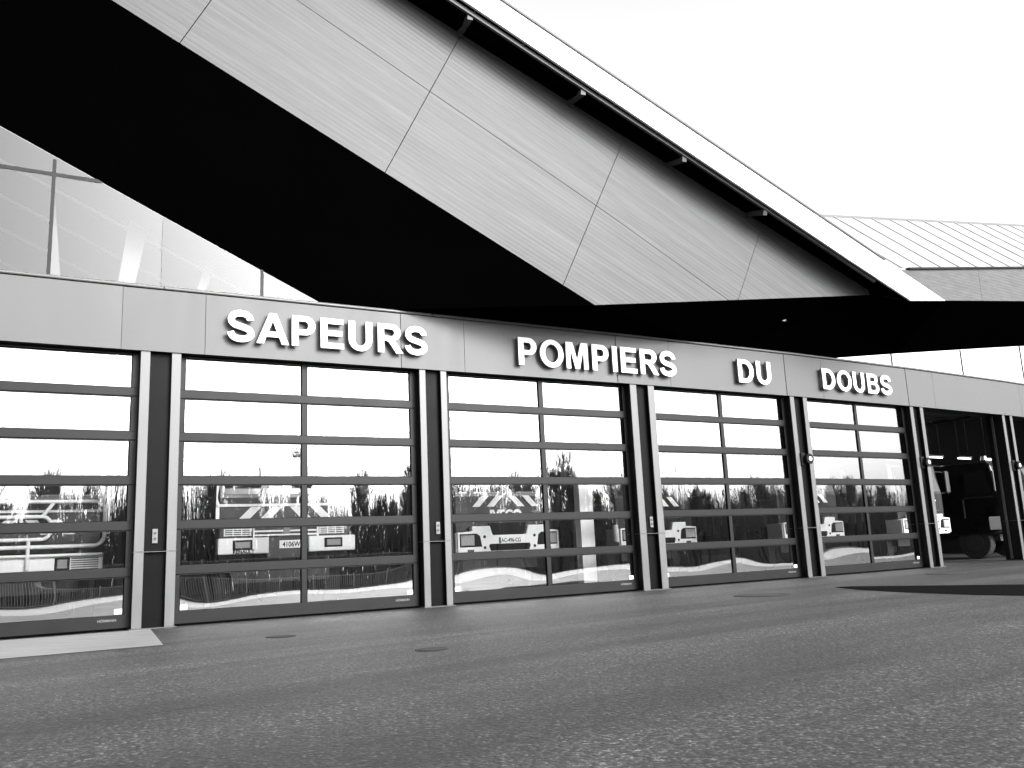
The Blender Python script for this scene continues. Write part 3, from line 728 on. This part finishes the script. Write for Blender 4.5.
        m.box(-hw+.05, hw-.05, .12, .15, 2.92, 2.96)
        for s in (-1, 1): m.box(s*(hw+.02)-.07, s*(hw+.02)+.07, -.05, 0, 1.585, 1.618)
        m.build('screen_surround', M['stripe'], t)
        chevrons(t, -hw+.06, hw-.06, 1.66, 1.895, -.0, .19, .19)
        text('lettering', brand, .085, M['black'], t, (-.80, -.221, 1.072), (R(90), 0, 0), .002, .003)
        pb = MB().box(-.14, .34, -.10, -.08, 1.14, 1.28).build('number_plate', M['stripe'], t)
        text('plate_text', plate, .125, M['black'], pb, (.10, -.102, 1.165), (R(90), 0, 0), .001, .003, sx=.85)
        MB().box(-.36, .36, -.08, .0, .98, 1.33).build('front_valance', M['trim'], t)
    if style == 'bars':       # heavy tube guard with rounded corners
        def loop(x0, x1, z0, z1, y, rad, r_):
            pts = [(x0, y, z0), (x1-rad, y, z0)]+[(x1-rad+rad*math.sin(R(k*15)), y, z0+rad-rad*math.cos(R(k*15))) for k in range(1, 7)]+[(x1-rad+rad*math.cos(R(k*15)), y, z1-rad+rad*math.sin(R(k*15))) for k in range(0, 7)]+[(x0, y, z1)]
            return pts
        m = MB().path(loop(-1.2, 1.22, 1.30, 2.02, -.22, .16, 0), .032).path(loop(-1.2, .42, 1.42, 1.78, -.22, .12, 0), .03)
        m.tube((.30, -.22, 1.78), (.45, -.22, 2.0), .03).tube((.12, -.22, .95), (.12, -.22, 1.42), .03).tube((-1.2, -.22, 1.16), (1.2, -.22, 1.16), .025)
        m.build('bull_bar', M['stripe'], t)
        m = MB().box(-1.22, 1.22, -.17, .0, .88, 1.14).build('bumper', M['twhite'], t, .02)
        for s in (-1, 1):
            fr = MB().box(s*.62-.11, s*.62+.11, -.185, -.17, .92, 1.12).build('headlight', M['black'], t, .02)
            MB().box(s*.62-.07, s*.62+.07, -.192, -.18, .95, 1.09).build('lens', M['tlamp'], fr)
            m = MB()
            for k in range(6): m.box(s*.95-.2, s*.95+.2, -.18, -.17, .92+k*.035, .935+k*.035)
            m.build('vent', M['trim'], t)
        m = MB().box(-hw+.02, hw-.02, -.02, .0, 1.86, 1.90)
        for s in (-1, 1): m.bar((s*(hw-.02), -.02, 1.95), (s*(hw-.06), .12, 2.96), .05)
        m.bar((-hw+.05, .14, 2.96), (hw-.05, .14, 2.96), .05).build('screen_surround', M['stripe'], t)
        chevrons(t, -hw+.3, hw-.3, 1.50, 1.74, 0)
    return t
truck(1, 1.75, 2.95, 'bars', 'fire truck with a pale tube guard across its front behind the first door')
truck(2, 1.55, 2.42, 'frame', 'fire truck with white windscreen surround and white headlamp blocks behind the second door', '4106WP', 'RENAULT')
truck(3, 1.75, 2.42, 'modern', 'fire truck with white bumper and hazard stripes behind the third door', 'AC-496-CG', 'IVECO')
truck(4, 2.75, 2.42, 'modern', 'dark fire truck set deepest behind the fourth door')
truck(5, 2.0, 2.42, 'modern', 'dark fire truck behind the fifth door with its stripes at the glass edge')
truck(6, 1.7, 2.42, 'modern', 'dark fire truck inside the open bay with its bumper corner beside the pier')
truck(7, 1.15, 2.42, 'modern', 'dark fire truck right of the open bay, showing its long flank')

# a white interior post and a wall extinguisher seen in the third bay
a, u, L, r = frame(3)
q = W(3, 3.98, 1.1, 0)
stat(MB().box(-.17, .17, -.1, .1, .0, 2.75).build('interior_post', M['twhite'], None, loc=(q.x, q.y, 0), rotz=r))
q = W(3, 5.0, 1.4, 1.0)
t = tag(empty('fire_extinguisher', q, r), 'pale fire extinguisher hanging behind the right side of the third door', 'extinguisher')
MB().tube((0, 0, 0), (0, 0, .38), .07, .07, 16).build('cylinder', M['twhite'], t, .02)
MB().tube((0, 0, .38), (0, 0, .5), .02).bar((0, 0, .48), (.09, 0, .50), .02).build('valve', M['trim'], t)

# ------------------------------------------------------------------ bare trees and fence across the yard (they show in the door glass)
def bare_tree(seed, h):
    rnd = random.Random(seed); tk = MB(); cr = MB()
    def grow(p, d, l, r_, lev, up=.34):
        q = p+d*l
        (tk if lev == 0 else cr).tube(p, q, r_, r_*.72, 6 if lev < 2 else 3)
        if lev >= 5: return
        n = 2 if lev == 0 else rnd.choice((2, 3, 3))
        if lev >= 3: n = 4
        for k in range(n):
            ax = Vector((rnd.gauss(0, 1), rnd.gauss(0, 1), rnd.gauss(0, .25))).normalized()
            nd = (d+ax*rnd.uniform(.22, .48)+Vector((0, 0, up))).normalized()
            grow(p+d*l*rnd.uniform(.55, 1.), nd, l*rnd.uniform(.62, .85), r_*.62, lev+1)
        if lev < 4: grow(q, (d+Vector((rnd.gauss(0, .08), rnd.gauss(0, .08), .05))).normalized(), l*.8, r_*.7, lev+1)
    grow(Vector((0, 0, 0)), Vector((rnd.gauss(0, .04), rnd.gauss(0, .04), 1)).normalized(), h*.24, h*.014, 0)
    root = empty('bare_tree'); tk.build('trunk', M['bark'], root); cr.build('crown', M['twig'], root); return root
protos = [bare_tree(10+k, h) for k, h in enumerate((10.5, 12, 9.5, 13, 11))]
used = set(); rnd = random.Random(5)
n = 0
s = -22.
while s < 135:
    for row in range(3):
        ss_ = s+rnd.uniform(-1.2, 1.2)+row*1.1; d = 56+row*6+rnd.uniform(-2, 2)+max(0, s-20)*.12
        k = rnd.randrange(5); o = protos[k]
        if k in used: o = copy_tree(o)
        used.add(k)
        q = W(3, ss_, -d, 0); o.location = (q.x, q.y, 0); o.rotation_euler = (0, 0, rnd.uniform(0, 6.28)); sc_ = rnd.uniform(.55, 1.0); o.scale = (sc_, sc_, sc_)
        tag(o, 'leafless tree in the dense belt mirrored in the door glass', 'tree', 'leafless trees across the yard')
    s += 3.4
# undergrowth line behind the trees
def hedge():
    m = MB(); rnd = random.Random(3)
    for k in range(17000):
        s = rnd.uniform(-45, 160); d = rnd.uniform(58, 78)+max(0, s-20)*.12; h = 2.4+rnd.uniform(.6, 4.2)*(1+.35*math.sin(s*.21)+.25*math.sin(s*.57+1))+1.5
        q = W(3, s, -d, 0); tp = q+Vector((rnd.gauss(0, .6), rnd.gauss(0, .6), h)); m.tube(q, tp, .045, .012, 3)
    o = m.build('thicket', M['twig']); return tag(o, 'dense leafless thicket behind the trees across the yard', 'thicket', kind='stuff')
hedge()
fr = tag(empty('metal_fence', W(3, -14, -46, 0), r3), 'low white railing along the far side of the yard, mirrored in the glass', 'fence')
for k in range(16):
    x0 = k*2.5
    m = MB().box(x0+.06, x0+2.44, -.015, .015, .15, .19).box(x0+.06, x0+2.44, -.015, .015, 1.15, 1.19)
    for j in range(18): m.box(x0+.12+j*.13, x0+.145+j*.13, -.01, .01, .19, 1.15)
    m.build('fence_panel', M['fence'], fr); MB().box(x0-.04, x0+.04, -.04, .04, 0, 1.3).build('post', M['fence'], fr)

# ------------------------------------------------------------------ light
SUN_EL = R(27)
sd = Vector((.80, -.60, 0)).normalized()            # horizontal direction towards the sun
w = bpy.data.worlds.new('World'); S.world = w; w.use_nodes = True; t = w.node_tree
bg = t.nodes['Background']; sky = t.nodes.new('ShaderNodeTexSky'); sky.sky_type = 'NISHITA'; sky.sun_disc = False
sky.sun_elevation = SUN_EL; sky.sun_rotation = math.atan2(sd.x, sd.y); sky.air_density = 1.5; sky.dust_density = 4; sky.ozone_density = 1
bw = t.nodes.new('ShaderNodeRGBToBW'); t.links.new(sky.outputs[0], bw.inputs[0]); t.links.new(bw.outputs[0], bg.inputs[0]); bg.inputs[1].default_value = .15
sl_ = bpy.data.lights.new('sun', 'SUN'); sl_.energy = .8; sl_.angle = R(18); sl_.color = (1, 1, 1)
so = bpy.data.objects.new('sun', sl_); col.objects.link(so)
dv = Vector((sd.x*math.cos(SUN_EL), sd.y*math.cos(SUN_EL), math.sin(SUN_EL))); so.rotation_euler = dv.to_track_quat('Z', 'Y').to_euler(); so.location = (10, -10, 30)

# ------------------------------------------------------------------ camera
f, pitch, roll, hgt = 874.85, R(10.813), R(-2.5624), .9081
cam = bpy.data.cameras.new('camera'); co = bpy.data.objects.new('camera', cam); col.objects.link(co); S.camera = co
cam.sensor_width = 36; cam.lens = f/1024*36; cam.clip_end = 2000; cam.clip_start = .05
fw = Vector((0, math.cos(pitch), math.sin(pitch))); upv = Vector((0, -math.sin(pitch), math.cos(pitch))); rt = Vector((1, 0, 0))
Rr = rt*math.cos(roll)+upv*math.sin(roll); Uu = -rt*math.sin(roll)+upv*math.cos(roll)
mw = Matrix((Rr, Uu, -fw)).transposed().to_4x4(); mw.translation = (0, 0, hgt); co.matrix_world = mw
S.view_settings.view_transform = 'Standard'; S.view_settings.look = 'None'; S.view_settings.exposure = 1.86; S.view_settings.gamma = 1
S.cycles.max_bounces = 8; S.cycles.transparent_max_bounces = 12; S.cycles.caustics_reflective = False
